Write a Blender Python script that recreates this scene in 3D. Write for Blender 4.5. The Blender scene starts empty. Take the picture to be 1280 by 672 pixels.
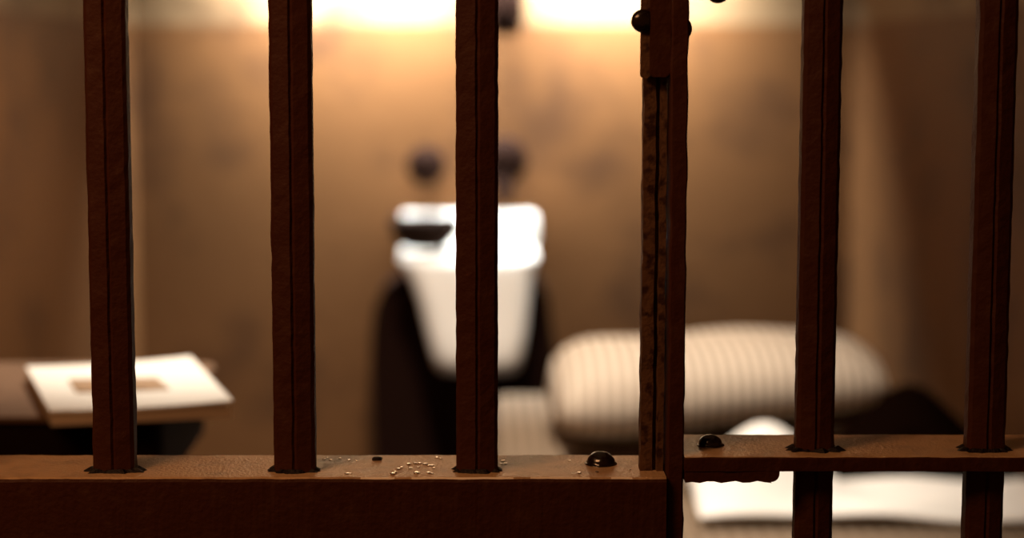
import bpy, bmesh, math, random
from mathutils import Vector, Matrix, noise
random.seed(7)
S = bpy.context.scene
C = S.collection
PI = math.pi

# ---------------------------------------------------------------- camera
F = 2200.0; T = math.radians(5.9); H = 1.10; CX, CY = 600.0, 304.0
cam = bpy.data.cameras.new('camera'); co = bpy.data.objects.new('camera', cam); C.objects.link(co)
co.location = (0, 0, H); co.rotation_euler = (PI/2 - T, 0, 0)
cam.sensor_width = 36; cam.lens = F/1280*36
cam.shift_x = (640-CX)/1280; cam.shift_y = -(336-CY)/1280
cam.clip_start = 0.02
cam.dof.use_dof = True; cam.dof.focus_distance = 1.262; cam.dof.aperture_fstop = 2.5
S.camera = co
# ---------------------------------------------------------------- world, lights, exposure
w = bpy.data.worlds.new('world'); S.world = w; w.use_nodes = True
w.node_tree.nodes['Background'].inputs[0].default_value = (1.0, 0.30, 0.07, 1)
w.node_tree.nodes['Background'].inputs[1].default_value = 0.055
S.view_settings.view_transform = 'Standard'; S.view_settings.look = 'None'
S.view_settings.exposure = 0.0; S.view_settings.gamma = 1; S.view_settings.use_curve_mapping = False

def light(name, kind, loc, energy, col, rot=(0,0,0), **k):
    l = bpy.data.lights.new(name, kind); l.energy = energy; l.color = col
    for a, b in k.items(): setattr(l, a, b)
    o = bpy.data.objects.new(name, l); C.objects.link(o); o.location = loc; o.rotation_euler = rot
    return o
BACKY = 3.75
# strip lamp over the washbasin (its housing is built below), ceiling lamp in the middle of the cell, corridor bulb
light('strip_lamp_light', 'AREA', (-0.01, 3.625, 1.40), 43.0, (0.93, 1.0, 1.0), (math.radians(24),0,0), shape='RECTANGLE', size=0.95, size_y=0.05, spread=math.radians(132))
light('ceiling_lamp_light', 'SPOT', (-0.04, 2.15, 2.19), 190, (1.0, 0.87, 0.72), (math.radians(14),math.radians(6),0), spot_size=math.radians(72), spot_blend=0.6, shadow_soft_size=0.09)
light('corridor_lamp_light', 'AREA', (-0.75, 0.5, 1.85), 8.5, (1.0, 0.46, 0.19), (math.radians(28),math.radians(-20),0), shape='RECTANGLE', size=0.6, size_y=0.3)

# ---------------------------------------------------------------- helpers
def at(px, py, Y):
    dx = (px-CX)/F; dy = -(py-CY)/F
    d = Vector((dx, math.cos(T)+dy*math.sin(T), -math.sin(T)+dy*math.cos(T)))
    return Vector((0,0,H)) + d*(Y/d.y)

def mat(name, col, rough=0.6, metal=0.0, spec=0.5, var=0.0, vscale=8, vcol=None, bump=0.0, bscale=60, vth=(0.45,0.65), rvar=None, bdet=4):
    m = bpy.data.materials.new(name); m.use_nodes = True
    nt = m.node_tree; b = nt.nodes['Principled BSDF']
    b.inputs['Base Color'].default_value = (*col, 1); b.inputs['Roughness'].default_value = rough
    b.inputs['Metallic'].default_value = metal; b.inputs['Specular IOR Level'].default_value = spec
    tc = nt.nodes.new('ShaderNodeTexCoord')
    if var > 0:
        n = nt.nodes.new('ShaderNodeTexNoise'); n.inputs['Scale'].default_value = vscale; n.inputs['Detail'].default_value = 6
        nt.links.new(tc.outputs['Object'], n.inputs['Vector'])
        mr = nt.nodes.new('ShaderNodeMapRange'); mr.inputs[1].default_value = vth[0]; mr.inputs[2].default_value = vth[1]; mr.inputs[4].default_value = var
        nt.links.new(n.outputs['Fac'], mr.inputs[0])
        mx = nt.nodes.new('ShaderNodeMix'); mx.data_type = 'RGBA'
        mx.inputs['A'].default_value = (*col, 1); mx.inputs['B'].default_value = (*(vcol or [c*0.4 for c in col]), 1)
        nt.links.new(mr.outputs[0], mx.inputs['Factor']); nt.links.new(mx.outputs['Result'], b.inputs['Base Color'])
        if rvar is not None:
            m2 = nt.nodes.new('ShaderNodeMapRange'); m2.inputs[1].default_value = vth[0]; m2.inputs[2].default_value = vth[1]
            m2.inputs[3].default_value = rough; m2.inputs[4].default_value = rvar
            nt.links.new(n.outputs['Fac'], m2.inputs[0]); nt.links.new(m2.outputs[0], b.inputs['Roughness'])
    if bump > 0:
        n2 = nt.nodes.new('ShaderNodeTexNoise'); n2.inputs['Scale'].default_value = bscale; n2.inputs['Detail'].default_value = bdet
        nt.links.new(tc.outputs['Object'], n2.inputs['Vector'])
        bp = nt.nodes.new('ShaderNodeBump'); bp.inputs['Strength'].default_value = bump; bp.inputs['Distance'].default_value = 0.002
        nt.links.new(n2.outputs['Fac'], bp.inputs['Height']); nt.links.new(bp.outputs[0], b.inputs['Normal'])
    return m

def stripes(name, c1, c2, axis, period, rough=0.9, mixmid=0.5):
    m = mat(name, c1, rough); nt = m.node_tree; b = nt.nodes['Principled BSDF']
    tc = nt.nodes.new('ShaderNodeTexCoord'); sp = nt.nodes.new('ShaderNodeSeparateXYZ')
    nt.links.new(tc.outputs['Object'], sp.inputs[0])
    mu = nt.nodes.new('ShaderNodeMath'); mu.operation = 'MULTIPLY'; mu.inputs[1].default_value = 2*PI/period
    nt.links.new(sp.outputs[axis], mu.inputs[0])
    si = nt.nodes.new('ShaderNodeMath'); si.operation = 'SINE'; nt.links.new(mu.outputs[0], si.inputs[0])
    mr = nt.nodes.new('ShaderNodeMapRange'); mr.inputs[1].default_value = 0.1; mr.inputs[2].default_value = 0.5
    nt.links.new(si.outputs[0], mr.inputs[0])
    mx = nt.nodes.new('ShaderNodeMix'); mx.data_type = 'RGBA'; mx.inputs['A'].default_value = (*c1,1); mx.inputs['B'].default_value = (*c2,1)
    nt.links.new(mr.outputs[0], mx.inputs['Factor']); nt.links.new(mx.outputs['Result'], b.inputs['Base Color'])
    return m

def wall_mat():
    # two-tone gloss paint: pale above a brown dado, with old damp stains
    m = bpy.data.materials.new('cell_wall_paint'); m.use_nodes = True
    nt = m.node_tree; b = nt.nodes['Principled BSDF']; b.inputs['Roughness'].default_value = 0.7; b.inputs['Specular IOR Level'].default_value = 0.12
    g = nt.nodes.new('ShaderNodeNewGeometry'); sp = nt.nodes.new('ShaderNodeSeparateXYZ'); nt.links.new(g.outputs['Position'], sp.inputs[0])
    lt = nt.nodes.new('ShaderNodeMath'); lt.operation = 'GREATER_THAN'; lt.inputs[1].default_value = DADO
    nt.links.new(sp.outputs[2], lt.inputs[0])
    mx = nt.nodes.new('ShaderNodeMix'); mx.data_type = 'RGBA'
    mx.inputs['A'].default_value = (0.116, 0.048, 0.0155, 1); mx.inputs['B'].default_value = (0.18, 0.106, 0.052, 1)
    nt.links.new(lt.outputs[0], mx.inputs['Factor'])
    n = nt.nodes.new('ShaderNodeTexNoise'); n.inputs['Scale'].default_value = 5.2; n.inputs['Detail'].default_value = 5; n.inputs['Roughness'].default_value = 0.6
    nt.links.new(g.outputs['Position'], n.inputs['Vector'])
    mr = nt.nodes.new('ShaderNodeMapRange'); mr.inputs[1].default_value = 0.50; mr.inputs[2].default_value = 0.68; mr.inputs[4].default_value = 0.65
    nt.links.new(n.outputs['Fac'], mr.inputs[0])
    mu = nt.nodes.new('ShaderNodeMix'); mu.data_type = 'RGBA'; mu.inputs['B'].default_value = (0.040, 0.016, 0.007, 1)
    nt.links.new(mx.outputs['Result'], mu.inputs['A']); nt.links.new(mr.outputs[0], mu.inputs['Factor'])
    nt.links.new(mu.outputs['Result'], b.inputs['Base Color'])
    n2 = nt.nodes.new('ShaderNodeTexNoise'); n2.inputs['Scale'].default_value = 35
    nt.links.new(g.outputs['Position'], n2.inputs['Vector'])
    bp = nt.nodes.new('ShaderNodeBump'); bp.inputs['Strength'].default_value = 0.25; bp.inputs['Distance'].default_value = 0.004
    nt.links.new(n2.outputs['Fac'], bp.inputs['Height']); nt.links.new(bp.outputs[0], b.inputs['Normal'])
    return m
DADO = at(600, 31, BACKY).z

M = {
 'wall': wall_mat(),
 'floor': mat('cell_floor_concrete', (0.022,0.012,0.008), 0.8, var=0.6, vscale=5, bump=0.3, bscale=30),
 'ceil': mat('ceiling_paint', (0.55,0.42,0.30), 0.8, var=0.3, vscale=3, bump=0.2),
 'steel': mat('dark_painted_steel', (0.050,0.012,0.004), 0.6, 0.0, 0.2, var=0.8, vscale=70, vcol=(0.065,0.022,0.009), bump=0.35, bscale=260, vth=(0.5,0.72)),
 'rail': mat('lit_rail_top_paint', (0.52,0.35,0.20), 0.36, 0.0, 0.45, var=0.7, vscale=55, vcol=(0.26,0.16,0.09), bump=0.6, bscale=420, vth=(0.5,0.75), rvar=0.32),  # pale colour carries the light on the rail tops
 'jamb': mat('scraped_steel', (0.12,0.060,0.030), 0.6, 0.0, 0.2, var=0.9, vscale=120, vcol=(0.03,0.010,0.005), bump=0.4, bscale=400, vth=(0.48,0.62)),
 'rivet': mat('black_rivet', (0.008,0.003,0.002), 0.2, 0.0, 0.9, bump=0.3, bscale=150),
 'weld': mat('weld_bead', (0.006,0.002,0.001), 0.6, 0.0, 0.25, bump=0.8, bscale=300),
 'glint': mat('glint_bead_metal', (0.97,0.90,0.80), 0.15, 1.0, 0.8),
 'edge_highlight': mat('painted_edge_highlight', (0.93,0.84,0.72), 0.4, 0.0, 0.6),  # edge highlight of the rail, painted as a pale colour
 'porc': mat('white_porcelain', (0.94,0.90,0.84), 0.25, spec=0.5),
 'bowl': mat('dark_bowl', (0.015,0.006,0.003), 0.8, spec=0.1),
 'tap': mat('dark_tap_metal', (0.012,0.004,0.002), 0.8, 0.0, 0.05),
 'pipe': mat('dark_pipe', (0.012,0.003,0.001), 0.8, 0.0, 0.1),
 'desk': mat('tabletop_laminate', (0.15,0.080,0.042), 0.6, var=0.3, vscale=10),
 'deskmetal': mat('table_bracket', (0.010,0.003,0.001), 0.8, 0.0, 0.1),
 'paper': mat('magazine_paper', (0.90,0.86,0.78), 0.7),
 'print': mat('printed_picture', (0.42,0.27,0.16), 0.7, var=0.4, vscale=30),
 'pages': mat('page_edges', (0.62,0.50,0.38), 0.85),
 'pillow': stripes('pillow_ticking', (0.74,0.62,0.50), (0.34,0.25,0.17), 0, 0.0195),
 'mattress': stripes('mattress_ticking', (0.25,0.18,0.12), (0.12,0.075,0.04), 0, 0.021),
 'blanket': mat('dark_wool_blanket', (0.004,0.0015,0.0008), 1.0, 0.0, 0.0, bump=0.8, bscale=200),
 'sheet': mat('white_sheet', (0.93,0.90,0.85), 0.85, bump=0.2, bscale=80),
 'bedframe': mat('bed_frame_steel', (0.03,0.014,0.009), 0.5, 0.3),
 'lamp': mat('lamp_enamel', (0.6,0.5,0.4), 0.4),
}
def emis(name, col, s):
    m = bpy.data.materials.new(name); m.use_nodes = True; b = m.node_tree.nodes['Principled BSDF']
    b.inputs['Base Color'].default_value = (0.8,0.8,0.8,1); b.inputs['Emission Color'].default_value = (*col,1); b.inputs['Emission Strength'].default_value = s
    return m
M['glow'] = emis('lit_lamp_glass', (1.0,0.82,0.62), 3.0)

def obj(name, bm, m, parent=None, smooth=False, angle=None):
    me = bpy.data.meshes.new(name); bmesh.ops.recalc_face_normals(bm, faces=bm.faces); bm.to_mesh(me); bm.free()
    me.materials.append(M[m] if isinstance(m, str) else m)
    o = bpy.data.objects.new(name, me); C.objects.link(o)
    if smooth:
        for p in me.polygons: p.use_smooth = True
    if m == 'rail':   # lit top and shaded sides put into the colour by face normal
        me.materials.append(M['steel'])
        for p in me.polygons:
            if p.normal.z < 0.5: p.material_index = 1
        if name == 'rail' and parent.name == 'bar_grille':   # highlight on the front arris painted in as a pale material
            me.materials.append(M['edge_highlight'])
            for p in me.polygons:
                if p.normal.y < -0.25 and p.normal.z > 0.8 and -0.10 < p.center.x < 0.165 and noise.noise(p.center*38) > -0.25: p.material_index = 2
    if parent: o.parent = parent
    return o
def rel(parent):  # world -> parent-local offset
    return -Vector(parent.location) if parent else Vector((0,0,0))
def thing(name, label, cat, loc, group=None):
    o = bpy.data.objects.new(name, None); C.objects.link(o); o.location = loc
    o.empty_display_size = 0.1; tag(o, label, cat, group); return o
def tag(o, label, cat, group=None):
    o['label'] = label; o['category'] = cat
    if group: o['group'] = group
    return o
def box(x0,x1,y0,y1,z0,z1, bev=0.0, seg=2, off=(0,0,0), bm=None):
    tmp = bmesh.new(); bmesh.ops.create_cube(tmp, size=1)
    for v in tmp.verts:
        v.co = Vector(((x0+x1)/2+v.co.x*(x1-x0), (y0+y1)/2+v.co.y*(y1-y0), (z0+z1)/2+v.co.z*(z1-z0))) + Vector(off)
    if bev: bmesh.ops.bevel(tmp, geom=tmp.edges[:], offset=bev, segments=seg, affect='EDGES', profile=0.5)
    if bm is None: return tmp
    me = bpy.data.meshes.new('t'); tmp.to_mesh(me); bm.from_mesh(me); tmp.free(); bpy.data.meshes.remove(me); return bm
def lathe(profile, seg=24, axis='Z', loc=(0,0,0), bm=None):
    bm = bm or bmesh.new(); rings = []
    for r, h in profile:
        ring = []
        for i in range(seg):
            a = 2*PI*i/seg; p = Vector((r*math.cos(a), r*math.sin(a), h))
            if axis == 'Y': p = Vector((p.x, -p.z, p.y))
            if axis == 'X': p = Vector((p.z, p.x, p.y))
            ring.append(bm.verts.new(p+Vector(loc)))
        rings.append(ring)
    for a, b in zip(rings, rings[1:]):
        for i in range(seg): bm.faces.new((a[i], a[(i+1)%seg], b[(i+1)%seg], b[i]))
    bm.faces.new(rings[0][::-1]); bm.faces.new(rings[-1]); return bm
def tube(pts, r, seg=12, bm=None):
    bm = bm or bmesh.new(); rings = []; pts = [Vector(p) for p in pts]
    for i, p in enumerate(pts):
        d = (pts[min(i+1,len(pts)-1)]-pts[max(i-1,0)]).normalized()
        u = d.cross(Vector((0.12,0.31,0.94))).normalized(); v = d.cross(u)
        rr = r[i] if isinstance(r, (list,tuple)) else r
        rings.append([bm.verts.new(p+rr*(math.cos(2*PI*k/seg)*u+math.sin(2*PI*k/seg)*v)) for k in range(seg)])
    for a, b in zip(rings, rings[1:]):
        for i in range(seg): bm.faces.new((a[i], a[(i+1)%seg], b[(i+1)%seg], b[i]))
    bm.faces.new(rings[0][::-1]); bm.faces.new(rings[-1]); return bm
def jitter(bm, amt, freq, seed=0, axes=(1,1,1)):
    for v in bm.verts:
        n = noise.noise_vector(v.co*freq + Vector((seed,seed*2.3,seed*5.1)))
        v.co += Vector((n.x*axes[0], n.y*axes[1], n.z*axes[2]))*amt
    return bm
def extrude_profile(prof, z0, z1, nz=1):   # prof: list of (x,y) outline, extruded along z
    bm = bmesh.new(); rings = []
    for k in range(nz+1):
        z = z0+(z1-z0)*k/nz; rings.append([bm.verts.new((x,y,z)) for x,y in prof])
    n = len(prof)
    for a, b in zip(rings, rings[1:]):
        for i in range(n): bm.faces.new((a[i], a[(i+1)%n], b[(i+1)%n], b[i]))
    bm.faces.new(rings[0][::-1]); bm.faces.new(rings[-1]); return bm

# ---------------------------------------------------------------- the room
XL = at(172, 300, BACKY).x; XR = at(1062, 300, BACKY).x; Y0 = 1.36; ZC = 2.30
def struct(name, bm, m):
    o = obj(name, bm, m); o['kind'] = 'structure'; return o
struct('wall_back', box(XL-0.12, XR+0.12, BACKY, BACKY+0.12, 0, ZC), 'wall')
struct('wall_left', box(XL-0.12, XL, Y0, BACKY, 0, ZC), 'wall')
struct('wall_right', box(XR, XR+0.12, Y0, BACKY, 0, ZC), 'wall')
struct('floor', box(-1.6, 1.6, -0.8, BACKY+0.12, -0.1, 0), 'floor')
struct('ceiling', box(-1.6, 1.6, -0.8, BACKY+0.12, ZC, ZC+0.1), 'ceil')

# ---------------------------------------------------------------- lamps
lx, lz = -0.01, 1.40
sl = thing('wall_lamp', 'long strip lamp on the back wall above the washbasin', 'lamp', (lx, BACKY, lz))
bm = box(lx-0.50, lx+0.50, 3.66, 3.749, 1.42, 1.495, 0.012, 3, rel(sl)); obj('housing', bm, 'lamp', sl)
obj('tube', tube([(lx-0.46-lx, 3.64-BACKY, 1.43-lz), (0.46, 3.64-BACKY, 1.43-lz)], 0.012), 'glow', sl, True)
for s in (-1, 1):
    obj('end_cap', box(s*0.48-0.012, s*0.48+0.012, 3.62-BACKY, 3.665-BACKY, 0.01, 0.055, 0.004), 'lamp', sl)
# dark fitting hanging from the strip lamp, its end seen at the top edge beside the middle bar
pb = at(632, 18, 3.69)
bm = lathe([(0.003,0.36),(0.020,0.35),(0.022,0.16),(0.036,0.14),(0.040,0.03),(0.034,-0.012),(0.012,-0.024)], 20, 'Z', (pb.x-lx, pb.y-BACKY, pb.z-0.02-lz))
o = obj('switch', bm, 'tap', sl, True)
cl = thing('ceiling_lamp', 'round ceiling lamp in the middle of the cell', 'lamp', (-0.04, 2.15, ZC))
obj('mount', lathe([(0.05,0),(0.06,-0.01),(0.05,-0.035),(0.02,-0.045)], 24), 'lamp', cl, True)
obj('shade', lathe([(0.03,-0.04),(0.06,-0.05),(0.15,-0.095),(0.155,-0.1),(0.145,-0.098),(0.05,-0.056)], 32), 'lamp', cl, True)

# ---------------------------------------------------------------- washbasin
bz = lambda py, Y: at(600, py, Y).z
wb = thing('washbasin', 'small white washbasin with tapered front on a dark stand against the back wall', 'washbasin', (at(585,300,BACKY).x, BACKY, 0.7))
def basin_body():
    bm = bmesh.new(); rings = []; YF = 3.43; YB = BACKY-0.001
    rows = [(470,560,636,0.85),(467,550,645,1.0),(459,543,651,1.08),(445,539,654,1.10),(420,533,658,1.08),(380,523,662,1.05),(350,512,665,1.02),(338,505,668,1.0),(330,499,671,0.99),(324,497,673,0.975),(321,499,671,0.96)]
    n = 14
    for py, l, r, d in rows:
        yf = YB-(YB-YF)*d
        xl = at(l, py, yf).x; xr = at(r, py, yf).x; z = at(600, py, yf if d>0.9 else YF+0.02).z
        ring = [bm.verts.new((xl, YB, z))]
        rad = min(0.038, (xr-xl)*0.45)
        for k in range(n+1):
            a = PI/2*k/n; ring.append(bm.verts.new((xl+rad-rad*math.cos(a), yf+rad-rad*math.sin(a), z)))
        for k in range(n+1):
            a = PI/2*k/n; ring.append(bm.verts.new((xr-rad+rad*math.sin(a), yf+rad-rad*math.cos(a), z)))
        ring.append(bm.verts.new((xr, YB, z)))
        rings.append(ring)
    m = len(rings[0])
    for a, b in zip(rings, rings[1:]):
        for i in range(m): bm.faces.new((a[i], a[(i+1)%m], b[(i+1)%m], b[i]))
    bm.faces.new(rings[0][::-1]); bm.faces.new(rings[-1])
    bmesh.ops.translate(bm, verts=bm.verts, vec=rel(wb)); return bm, at(600,321,YF).z
bm, rimz = basin_body()
body = obj('basin', bm, 'porc', wb, True)
xl, xr = at(500,275,3.7).x, at(672,275,3.7).x
obj('splashback', box(xl, xr, 3.685, 3.749, rimz-0.005, bz(266,3.7), 0.014, 4, rel(wb)), 'porc', wb, True)
# shallow bowl hollow in the rim
bc = Vector((at(600,310,3.56).x, 3.56, rimz)) + rel(wb)
bm = lathe([(1.0,0.002),(0.97,0.006),(0.90,0.005),(0.8,0.002),(0.3,0.001)], 32)
for v in bm.verts: v.co = Vector((v.co.x*0.10, v.co.y*0.085, v.co.z)) + bc
obj('bowl', bm, 'porc', wb, True)
# dark oval dish standing on the rim
dc = Vector((at(532,310,3.50).x, 3.50, rimz+0.0075))
bm = lathe([(0.45,0.0),(0.62,0.003),(0.92,0.018),(1.0,0.033),(0.98,0.040),(0.90,0.040),(0.80,0.022),(0.4,0.010),(0.1,0.009)], 36)
for v in bm.verts: v.co = Vector((v.co.x*0.072, v.co.y*0.05, v.co.z*1.6))
dish = obj('dish', bm, 'bowl', None, True); dish.location = dc
tag(dish, 'small dark oval dish standing on the rim of the white washbasin', 'dish')
# taps on the wall
def tap(px, py, r, stem):
    p = at(px, py, 3.70) + rel(wb)
    t = obj('tap', lathe([(0.4*r,-0.048),(0.55*r,-0.04),(0.5*r,-0.02),(0.92*r,-0.012),(r,0.0),(0.97*r,0.012),(0.7*r,0.024),(0.2*r,0.028)], 24, 'Y', p), 'tap', wb, True)
    if stem:
        obj('spout', tube([p+Vector((0,0.02,0)), p+Vector((0,0.0,-0.03)), p+Vector((0,-0.02,-0.065)), p+Vector((0,-0.05,-0.085))], [0.03,0.027,0.018,0.012], 14), 'tap', wb, True)
tap(533, 207, 0.041, False); tap(630, 200, 0.050, True)
# dark stand against the wall below the basin
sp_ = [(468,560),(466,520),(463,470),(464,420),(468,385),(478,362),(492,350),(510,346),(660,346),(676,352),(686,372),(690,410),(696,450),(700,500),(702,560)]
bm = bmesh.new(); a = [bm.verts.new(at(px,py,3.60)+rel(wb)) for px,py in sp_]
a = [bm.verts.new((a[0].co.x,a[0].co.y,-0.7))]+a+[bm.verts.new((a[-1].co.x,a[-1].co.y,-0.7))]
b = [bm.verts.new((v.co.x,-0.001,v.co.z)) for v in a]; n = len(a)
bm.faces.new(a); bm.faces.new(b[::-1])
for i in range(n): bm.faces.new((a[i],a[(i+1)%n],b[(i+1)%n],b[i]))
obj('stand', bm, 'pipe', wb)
# waste pipe and trap
pz = at(600,466,3.45).z-0.7; 
obj('trap', tube([(0,-0.22,pz+0.01),(0,-0.22,pz-0.08),(0,-0.215,pz-0.13),(0,-0.19,pz-0.155),(0,-0.16,pz-0.15),(0,-0.14,pz-0.11),(0,-0.11,pz-0.09),(0,-0.001,pz-0.09)], 0.022, 14), 'pipe', wb, True)

# ---------------------------------------------------------------- table and magazine
tz = 0.75
tx1 = at(214, 520, (H-tz)/math.tan(T+math.atan((520-CY)/F))).x
ty0 = (H-tz)/math.tan(T+math.atan((521-CY)/F)); ty1 = (H-tz)/math.tan(T+math.atan((452-CY)/F))
tb = thing('wall_table', 'narrow brown table fixed to the left wall with a magazine on it', 'table', (XL, (ty0+ty1)/2, tz))
def corner_slab(x0,x1,y0,y1,z0,z1,r, off):
    prof = [(x0,y0)]
    for k in range(7):
        a = -PI/2+PI/2*k/6; prof.append((x1-r+r*math.cos(a), y0+r+r*math.sin(a)))
    for k in range(7):
        a = PI/2*k/6; prof.append((x1-r+r*math.cos(a), y1-r+r*math.sin(a)))
    prof.append((x0,y1)); bm = extrude_profile(prof, z0, z1)
    bmesh.ops.translate(bm, verts=bm.verts, vec=off); return bm
obj('tabletop', corner_slab(XL+0.001, tx1, ty0, ty1, tz-0.005, tz, 0.03, rel(tb)), 'desk', tb)
obj('apron', corner_slab(XL+0.001, tx1-0.012, ty0+0.006, ty1-0.02, tz-0.075, tz-0.005, 0.02, rel(tb)), 'deskmetal', tb)
for yy in (ty0+0.06, ty1-0.06):
    bm = bmesh.new()
    tri = [(XL+0.001, tz-0.07), (tx1-0.08, tz-0.07), (tx1-0.08, tz-0.09), (XL+0.03, tz-0.33), (XL+0.001, tz-0.33)]
    a = [bm.verts.new(Vector((x,yy-0.012,z))+rel(tb)) for x,z in tri]; b = [bm.verts.new(Vector((x,yy+0.012,z))+rel(tb)) for x,z in tri]
    bm.faces.new(a); bm.faces.new(b[::-1])
    for i in range(5): bm.faces.new((a[i],a[(i+1)%5],b[(i+1)%5],b[i]))
    obj('bracket', bm, 'deskmetal', tb)
def onplane(px,py,z):
    Y = (H-z)/math.tan(T+math.atan((py-CY)/F)); p = at(px,py,Y)
    d = p-Vector((0,0,H)); s = (z-H)/d.z; return Vector((0,0,H))+d*s
mz = tz+0.016
quad = [onplane(*q, mz) for q in ((62,513),(291,503),(238,448),(33,458))]
mg = thing('magazine', 'white magazine with a small dark picture lying on the wall table', 'magazine', (quad[0].x, quad[0].y, tz))
def slabquad(q, z0, z1, bev, off, nx=10, curl=0.0):
    bm = bmesh.new(); g = []
    for j in range(nx+1):
        row = []
        for i in range(nx+1):
            u, v = i/nx, j/nx
            p = q[0]*(1-u)*(1-v)+q[1]*u*(1-v)+q[2]*u*v+q[3]*(1-u)*v
            row.append(bm.verts.new((p.x+off.x, p.y+off.y, z1+off.z+curl*((u-0.35)**2)*1.5)))
        g.append(row)
    fs = [bm.faces.new((g[j][i],g[j][i+1],g[j+1][i+1],g[j+1][i])) for j in range(nx) for i in range(nx)]
    r = bmesh.ops.extrude_face_region(bm, geom=fs)
    for v in [e for e in r['geom'] if isinstance(e, bmesh.types.BMVert)]: v.co.z -= (z1-z0)
    return bm
cen = sum(quad, Vector())/4
q2 = [cen+(q-cen)*0.985 for q in quad]
obj('pages', slabquad(q2, tz+0.0005, tz+0.012, 0, rel(mg)), 'pages', mg)
obj('cover', slabquad(quad, tz+0.0125, tz+0.015, 0, rel(mg), curl=0.006), 'paper', mg)
qp = [onplane(*q, mz) for q in ((96,490),(212,487),(196,473),(86,475))]
obj('picture', slabquad(qp, tz+0.0155, tz+0.0175, 0, rel(mg)), 'print', mg)

# ---------------------------------------------------------------- bed
mt = 0.50
bx0 = onplane(612, 540, mt).x; bx1 = XR-0.012; by0, by1 = 1.62, 3.18
bd = thing('prison_bed', 'narrow bed along the right wall with a striped mattress on a dark steel frame', 'bed', ((bx0+bx1)/2, (by0+by1)/2, 0))
L = rel(bd)
bm = bmesh.new()
for a in ((bx0,bx0+0.035,by0,by1),(bx1-0.035,bx1,by0,by1),(bx0,bx1,by0,by0+0.035),(bx0,bx1,by1-0.035,by1)):
    box(a[0],a[1],a[2],a[3],0.34,0.385,0.004,1,L,bm)
for k in range(9): box(bx0+0.03,bx1-0.03,by0+0.12+k*0.19,by0+0.16+k*0.19,0.368,0.376,0,1,L,bm)
obj('frame', bm, 'bedframe', bd)
for x in (bx0+0.018, bx1-0.018):
    for y in (by0+0.018, by1-0.018):
        obj('leg', box(x-0.016,x+0.016,y-0.016,y+0.016,0.0,0.345,0.003,1,L), 'bedframe', bd)
bm = box(bx0+0.004,bx1-0.006,by0+0.01,by1-0.01,0.386,mt,0.028,4,L)
obj('mattress', bm, 'mattress', bd, True)

def cushion(hx, hy, hz, nx=56, ny=28, p=0.34):
    bm = bmesh.new(); top = {}; bot = {}
    for i in range(nx+1):
        for j in range(ny+1):
            u = -1+2*i/nx; v = -1+2*j/ny
            e = max(0.0,(1-abs(u)**6))*max(0.0,(1-abs(v)**2.8)); h = e**0.42
            pin = 1-0.06*(abs(u)**2)*(abs(v)**2)
            x = hx*u*pin*(1-0.05*(1-abs(u))*0); y = hy*v*(1-0.10*abs(u)**4)
            edge = i in (0,nx) or j in (0,ny)
            top[i,j] = bm.verts.new((x,y,hz*h))
            bot[i,j] = top[i,j] if edge else bm.verts.new((x,y,-hz*h*0.6))
    for i in range(nx):
        for j in range(ny):
            bm.faces.new((top[i,j],top[i+1,j],top[i+1,j+1],top[i,j+1]))
            f = (bot[i,j],bot[i,j+1],bot[i+1,j+1],bot[i+1,j])
            if len(set(f)) > 2:
                try: bm.faces.new(f)
                except ValueError: pass
    return bm
bm = cushion(0.292, 0.195, 0.075)
for v in bm.verts:
    u = v.co.x/0.292
    v.co.z *= 1.08-0.16*u + 0.05*math.sin(u*6+v.co.y*9)
    v.co.y += 0.010*math.sin(u*4) + 0.42*v.co.x
pl = obj('pillow', bm, 'pillow', None, True)
pc = at(897, 470, 2.92)
pl.location = (pc.x, 2.92, mt+0.0595); pl.rotation_euler = (0, 0, 0)
tag(pl, 'plump cream pillow with thin stripes lying on the bed', 'pillow')

def cloth_patch(x0,x1,y0,y1,fn,thick=0.006,nx=50,ny=40):
    bm = bmesh.new(); g = []
    for j in range(ny+1):
        row = []
        for i in range(nx+1):
            x = x0+(x1-x0)*i/nx; y = y0+(y1-y0)*j/ny; row.append(bm.verts.new((x,y,fn(x,y))))
        g.append(row)
    fs = [bm.faces.new((g[j][i],g[j][i+1],g[j+1][i+1],g[j+1][i])) for j in range(ny) for i in range(nx)]
    r = bmesh.ops.extrude_face_region(bm, geom=fs)
    for v in [e for e in r['geom'] if isinstance(e, bmesh.types.BMVert)]: v.co.z = max(mt+0.0015, v.co.z-thick)
    return bm
def gauss(x,y,cx,cy,sx,sy): return math.exp(-((x-cx)/sx)**2-((y-cy)/sy)**2)
g1 = at(1140, 500, 2.62)
def bl(x,y):
    return mt+0.010+0.003*math.sin(x*37+y*21)+0.105*gauss(x,y,g1.x,2.62,0.085,0.10)+0.012*gauss(x,y,0.42,2.62,0.2,0.08)
bxl = onplane(700, 560, mt).x
bm = cloth_patch(bxl, bx1-0.006, 2.47, 2.80, bl)
for v in bm.verts:   # far edge tucked up against the pillow
    yb = 2.92-0.212+0.42*(v.co.x-pc.x); v.co.y = 2.47+(v.co.y-2.47)/0.33*(min(yb, 2.80)-2.47)
for v in bm.verts:   # loose front edge
    v.co.y += 0.012*math.sin(v.co.x*23)*(1 if v.co.y < 2.53 else 0)
bl_o = obj('blanket', bm, 'blanket', None, True); tag(bl_o, 'dark rumpled blanket on the bed in front of the striped pillow', 'blanket')
g2 = at(945, 540, 2.38)
def sh(x,y):
    return mt+0.010+0.003*math.sin(x*30-y*40)+0.108*gauss(x,y,g2.x,2.33,0.09,0.075)+0.012*gauss(x,y,0.55,2.25,0.1,0.05)
shx = onplane(846, 600, mt).x
bm = cloth_patch(shx, bx1-0.006, 2.22, 2.455, sh)
sh_o = obj('bed_sheet', bm, 'sheet', None, True); tag(sh_o, 'white sheet bunched into a small peak on the bed behind the lower gate rail', 'sheet')

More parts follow.
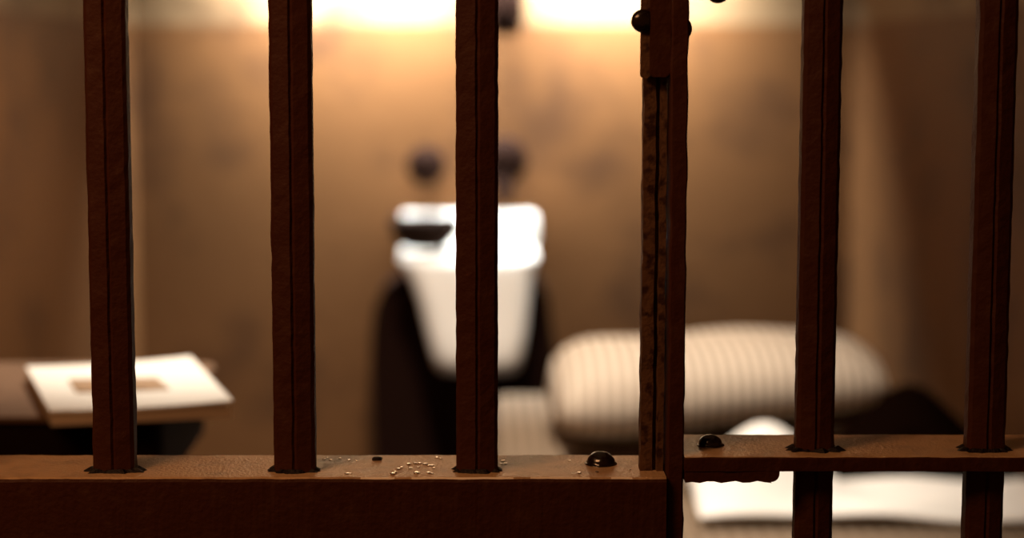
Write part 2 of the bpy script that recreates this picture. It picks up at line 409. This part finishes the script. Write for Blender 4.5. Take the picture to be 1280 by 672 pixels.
# ---------------------------------------------------------------- fixed bars (left of the gate)
YB0, YB1 = 1.236, 1.253
def barx(px): return (px-CX)/F*1.273
def bar_mesh(x, wd, z0, z1, seed, yf=YB0, yb=YB1):
    h = wd/2; c = 0.0025
    prof = [(-h+c,yf+0.002),(-0.0012,yf-0.0006),(0.0004,yf+0.0010),(0.0022,yf-0.0010),(h-c,yf+0.0012),(h,yf+c+0.001),(h,yb-c),(h-c,yb),(-h+c,yb),(-h,yb-c),(-h,yf+c+0.002)]
    bm = extrude_profile(prof, z0, z1, 240)
    jitter(bm, 0.00015, 30, seed); jitter(bm, 0.0006, 190, seed+3)
    bmesh.ops.translate(bm, verts=bm.verts, vec=(x,0,0)); return bm
RZ = H-0.2927; RB = RZ-0.05; RY0, RY1 = 1.22, 1.2956
GZ = H-0.2775
def weld_mesh(x, z, seed, r=0.021):
    bm = bmesh.new(); rnd = random.Random(seed); n = 40; rings = []
    lob = [rnd.uniform(-1,1) for _ in range(n)]
    for k in range(5):
        t = k/4; ring = []
        for i in range(n):
            a = 2*PI*i/n; l = 0.6*lob[i]+0.4*lob[(i+1)%n]
            sx = r*(1.0+0.16*l)*(1-0.30*t); sy = 0.0125*(1+0.25*l)*(1-0.25*t)
            p = 0.75
            cx_ = math.copysign(abs(math.cos(a))**p, math.cos(a)); sy_ = math.copysign(abs(math.sin(a))**p, math.sin(a))
            ring.append(bm.verts.new((x+sx*cx_, (YB0+YB1)/2+sy*sy_, z-0.001+(0.0035+0.0012*l)*t)))
        rings.append(ring)
    for a, b in zip(rings, rings[1:]):
        for i in range(n): bm.faces.new((a[i], a[(i+1)%n], b[(i+1)%n], b[i]))
    bm.faces.new(rings[0][::-1]); bm.faces.new(rings[-1]); return bm
def rail_mesh(x0,x1,y0,y1,z0,z1,seed,amt=0.0007,c=0.0013):
    bm = bmesh.new(); n = int((x1-x0)/0.003); rings = []
    m = 8
    for i in range(n+1):
        x = x0+(x1-x0)*i/n
        prof = [(y0,z0),(y0,z1-c),(y0+c*0.3,z1-c*0.3),(y0+c,z1)]+[(y0+(y1-y0)*k/m,z1) for k in range(1,m)]+[(y1-c,z1),(y1,z1-c),(y1,z0)]
        rings.append([bm.verts.new((x,y,z)) for y,z in prof])
    k = len(rings[0])
    for a, b in zip(rings, rings[1:]):
        for i in range(k): bm.faces.new((a[i], a[(i+1)%k], b[(i+1)%k], b[i]))
    bm.faces.new(rings[0][::-1]); bm.faces.new(rings[-1])
    jitter(bm, amt, 60, seed, (0,1,0.5)); jitter(bm, amt*0.5, 240, seed+1, (0,1,0.5))
    return bm
def rivet_mesh(x,y,z,r,h,base=True):
    prof = [(r*1.18,0),(r*1.12,0.0012)] if base else []
    prof += [(r*math.cos(a), 0.0012+h*math.sin(a)) for a in [PI/2*k/8 for k in range(8)]]+[(r*0.06,h+0.0012)]
    bm = lathe(prof, 24, 'Z', (x,y,z)); return jitter(bm, 0.0006, 160, x*10)

ZT = 2.22
gr = thing('bar_grille', 'fixed row of dark steel bars standing on the long lower rail', 'bars', (0, 1.25, 0))
G = rel(gr)
def put(name, bm, m, parent, smooth=False):
    bmesh.ops.translate(bm, verts=bm.verts, vec=rel(parent)); return obj(name, bm, m, parent, smooth)
jx0, jx1 = barx(799.5), barx(827.6)
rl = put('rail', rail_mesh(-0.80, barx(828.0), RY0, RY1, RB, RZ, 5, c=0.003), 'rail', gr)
put('top_rail', rail_mesh(-0.80, jx1, RY0, RY1, ZT-0.04, ZT, 6), 'steel', gr)
put('bottom_rail', rail_mesh(-0.80, jx1, RY0, RY1, 0.0, 0.03, 7), 'steel', gr)
for k, px in enumerate((146-226*2, 146-226, 146, 370, 596.3)):
    o = put('bar', bar_mesh(barx(px), 0.0298, 0.03, ZT-0.04, k+1), 'steel', gr)
    wl = weld_mesh(barx(px), RZ, k+4, (0.0225, 0.0215, 0.0225, 0.021, 0.0195)[k]); bmesh.ops.translate(wl, verts=wl.verts, vec=G)
    obj('weld', wl, 'weld', o)
# jamb: a channel with a raised textured strip
pj = [(jx0,1.243),(jx0+0.0085,1.243),(jx0+0.0095,1.247),(jx0+0.0110,1.247),(jx0+0.0118,1.2405),(jx1,1.2405),(jx1,1.258),(jx0,1.258)]
bm = extrude_profile(pj, 0.03, ZT-0.04, 300); jitter(bm, 0.0008, 45, 9); jitter(bm, 0.0005, 200, 12)
put('jamb', bm, 'jamb', gr)
# rivet, spatter, and shiny beads added to give the rail top its glints
p = onplane(751, 579, RZ)
r1 = put('rivet', rivet_mesh(p.x, p.y, RZ-0.0005, 0.0105, 0.0085), 'rivet', gr, True)
p = onplane(472, 574, RZ)
bm = rivet_mesh(p.x, p.y, RZ-0.001, 0.0042, 0.002, False)
put('weld_spatter', jitter(bm, 0.0014, 300, 3), 'weld', gr, True)
bm = bmesh.new(); rnd = random.Random(3)
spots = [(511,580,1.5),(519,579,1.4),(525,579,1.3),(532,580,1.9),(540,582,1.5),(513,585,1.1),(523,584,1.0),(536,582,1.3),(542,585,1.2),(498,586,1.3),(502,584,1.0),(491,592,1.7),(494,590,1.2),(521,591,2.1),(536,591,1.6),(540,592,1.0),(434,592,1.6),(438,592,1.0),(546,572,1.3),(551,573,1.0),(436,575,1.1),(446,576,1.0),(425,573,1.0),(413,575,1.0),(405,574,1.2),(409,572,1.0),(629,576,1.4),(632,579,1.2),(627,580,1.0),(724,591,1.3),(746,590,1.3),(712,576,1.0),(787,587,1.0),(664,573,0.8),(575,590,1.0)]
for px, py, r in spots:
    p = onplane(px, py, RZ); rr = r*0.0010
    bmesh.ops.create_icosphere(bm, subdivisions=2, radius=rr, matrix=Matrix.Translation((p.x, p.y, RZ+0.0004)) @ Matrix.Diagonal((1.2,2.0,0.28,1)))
o = put('glint_beads', bm, 'glint', gr, True); o['kind'] = 'stuff'

# ---------------------------------------------------------------- gate
gt = thing('barred_gate', 'barred gate of dark steel hung beside the fixed bars, riveted lower rail', 'gate', (barx(845), 1.25, 0))
sx0, sx1 = barx(829.4), barx(850)
def flat(x0,x1,y0,y1,z0,z1,seed,n=260):
    c = 0.0012
    prof = [(x0+c,y0),(x1-c,y0),(x1,y0+c),(x1,y1),(x0,y1),(x0,y0+c)]
    bm = extrude_profile(prof, z0, z1, n); jitter(bm, 0.0009, 40, seed); jitter(bm, 0.0004, 220, seed+2); return bm
put('stile', flat(sx0, sx1, 1.226, 1.272, 0.05, ZT-0.05, 21), 'steel', gt)
gx1 = 0.95
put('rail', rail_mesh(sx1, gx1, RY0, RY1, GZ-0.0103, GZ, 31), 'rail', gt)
put('rail', rail_mesh(sx1, gx1, RY0, RY1, ZT-0.09, ZT-0.05, 33), 'steel', gt)
put('rail', rail_mesh(sx1, gx1, RY0, RY1, 0.05, 0.085, 34), 'steel', gt)
for k, px in enumerate((1015, 1227, 1439)):
    o = put('bar', bar_mesh(barx(px), 0.0268, 0.085, ZT-0.09, k+41), 'steel', gt)
    wl = weld_mesh(barx(px), GZ, k+54, 0.0215); bmesh.ops.translate(wl, verts=wl.verts, vec=rel(gt)); obj('weld', wl, 'weld', o)
# block under the rail with a rounded lower corner
pz0 = H-0.2957; pz1 = GZ-0.0103; pxr = barx(966)
prof = [(sx1+0.0005,pz1),(sx1+0.0005,pz0-0.0005)]
for k in range(12):
    x = sx1+0.0005+(pxr-0.006-sx1)*(k+1)/12; prof.append((x, pz0-0.0008*math.sin(k*1.9)+(0.0016 if k in (1,2) else 0)*0))
for k in range(7):
    a = -PI/2+PI/2*k/6; prof.append((pxr-0.006+0.006*math.cos(a), pz0+0.006+0.006*math.sin(a)))
prof.append((pxr, pz1))
bm = bmesh.new(); a = [bm.verts.new((x,1.2205,z)) for x,z in prof]; b = [bm.verts.new((x,1.262,z)) for x,z in prof]
bm.faces.new(a); bm.faces.new(b[::-1]); n = len(prof)
for i in range(n): bm.faces.new((a[i],a[(i+1)%n],b[(i+1)%n],b[i]))
put('keeper_block', bm, 'steel', gt)
p = onplane(888, 556, GZ)
put('rivet', rivet_mesh(p.x, p.y, GZ-0.0005, 0.0088, 0.0072), 'rivet', gt, True)
# lock plate with round-headed bolts on the jamb
lp = thing('lock_plate', 'dark lock plate with round bolt heads high on the gate jamb', 'lock', (barx(812), 1.238, 1.2))
zb = at(812, 98, 1.232).z
def plate(x0,x1,y0,y1,z0,z1,r):
    prof = [(x0,z1)]
    for k in range(6):
        a = PI+PI/2*k/5; prof.append((x0+r+r*math.cos(a), z0+r+r*math.sin(a)))
    for k in range(6):
        a = -PI/2+PI/2*k/5; prof.append((x1-r+r*math.cos(a), z0+r+r*math.sin(a)))
    prof.append((x1,z1)); bm = bmesh.new()
    a = [bm.verts.new((x,y0,z)) for x,z in prof]; b = [bm.verts.new((x,y1,z)) for x,z in prof]
    bm.faces.new(a); bm.faces.new(b[::-1]); n = len(prof)
    for i in range(n): bm.faces.new((a[i],a[(i+1)%n],b[(i+1)%n],b[i]))
    bmesh.ops.bevel(bm, geom=[e for e in bm.edges if abs(e.verts[0].co.y-y0)<1e-6 and abs(e.verts[1].co.y-y0)<1e-6], offset=0.0008, segments=2, affect='EDGES')
    return bm
dep = 1.239
def bx(px, Y=1.232): return at(px, 50, Y).x
put('plate', plate(bx(801.5), bx(815.5), 1.2345, 1.2392, zb, ZT-0.1, 0.003), 'jamb', lp)
put('cover', plate(bx(812.5), barx(828.9), 1.2285, 1.2390, zb+0.001, ZT-0.1, 0.003), 'steel', lp)
def bolt(px, py, Y, r):
    c = at(px, py, Y)
    return lathe([(r*0.75,-0.006),(r,-0.004),(r,0.001)]+[(r*math.cos(a),0.001+r*0.55*math.sin(a)) for a in [PI/2*k/6 for k in range(1,6)]]+[(r*0.08,0.001+r*0.56)], 28, 'Y', c)
put('bolt_head', bolt(803.5, 26, 1.234, 0.0080), 'rivet', lp, True)
put('bolt_head', bolt(848.5, 36, 1.277, 0.0095), 'rivet', gt, True)
# hasp above the frame edge with a round bolt at its lower side
c = at(898, -10, 1.234)
hs = put('hasp', plate(sx1-0.004, barx(920), 1.2285, 1.236, c.z-0.0015, c.z+0.05, 0.004), 'steel', gt)
put('bolt_head', bolt(898, -10.5, 1.2275, 0.0080), 'rivet', gt, True)
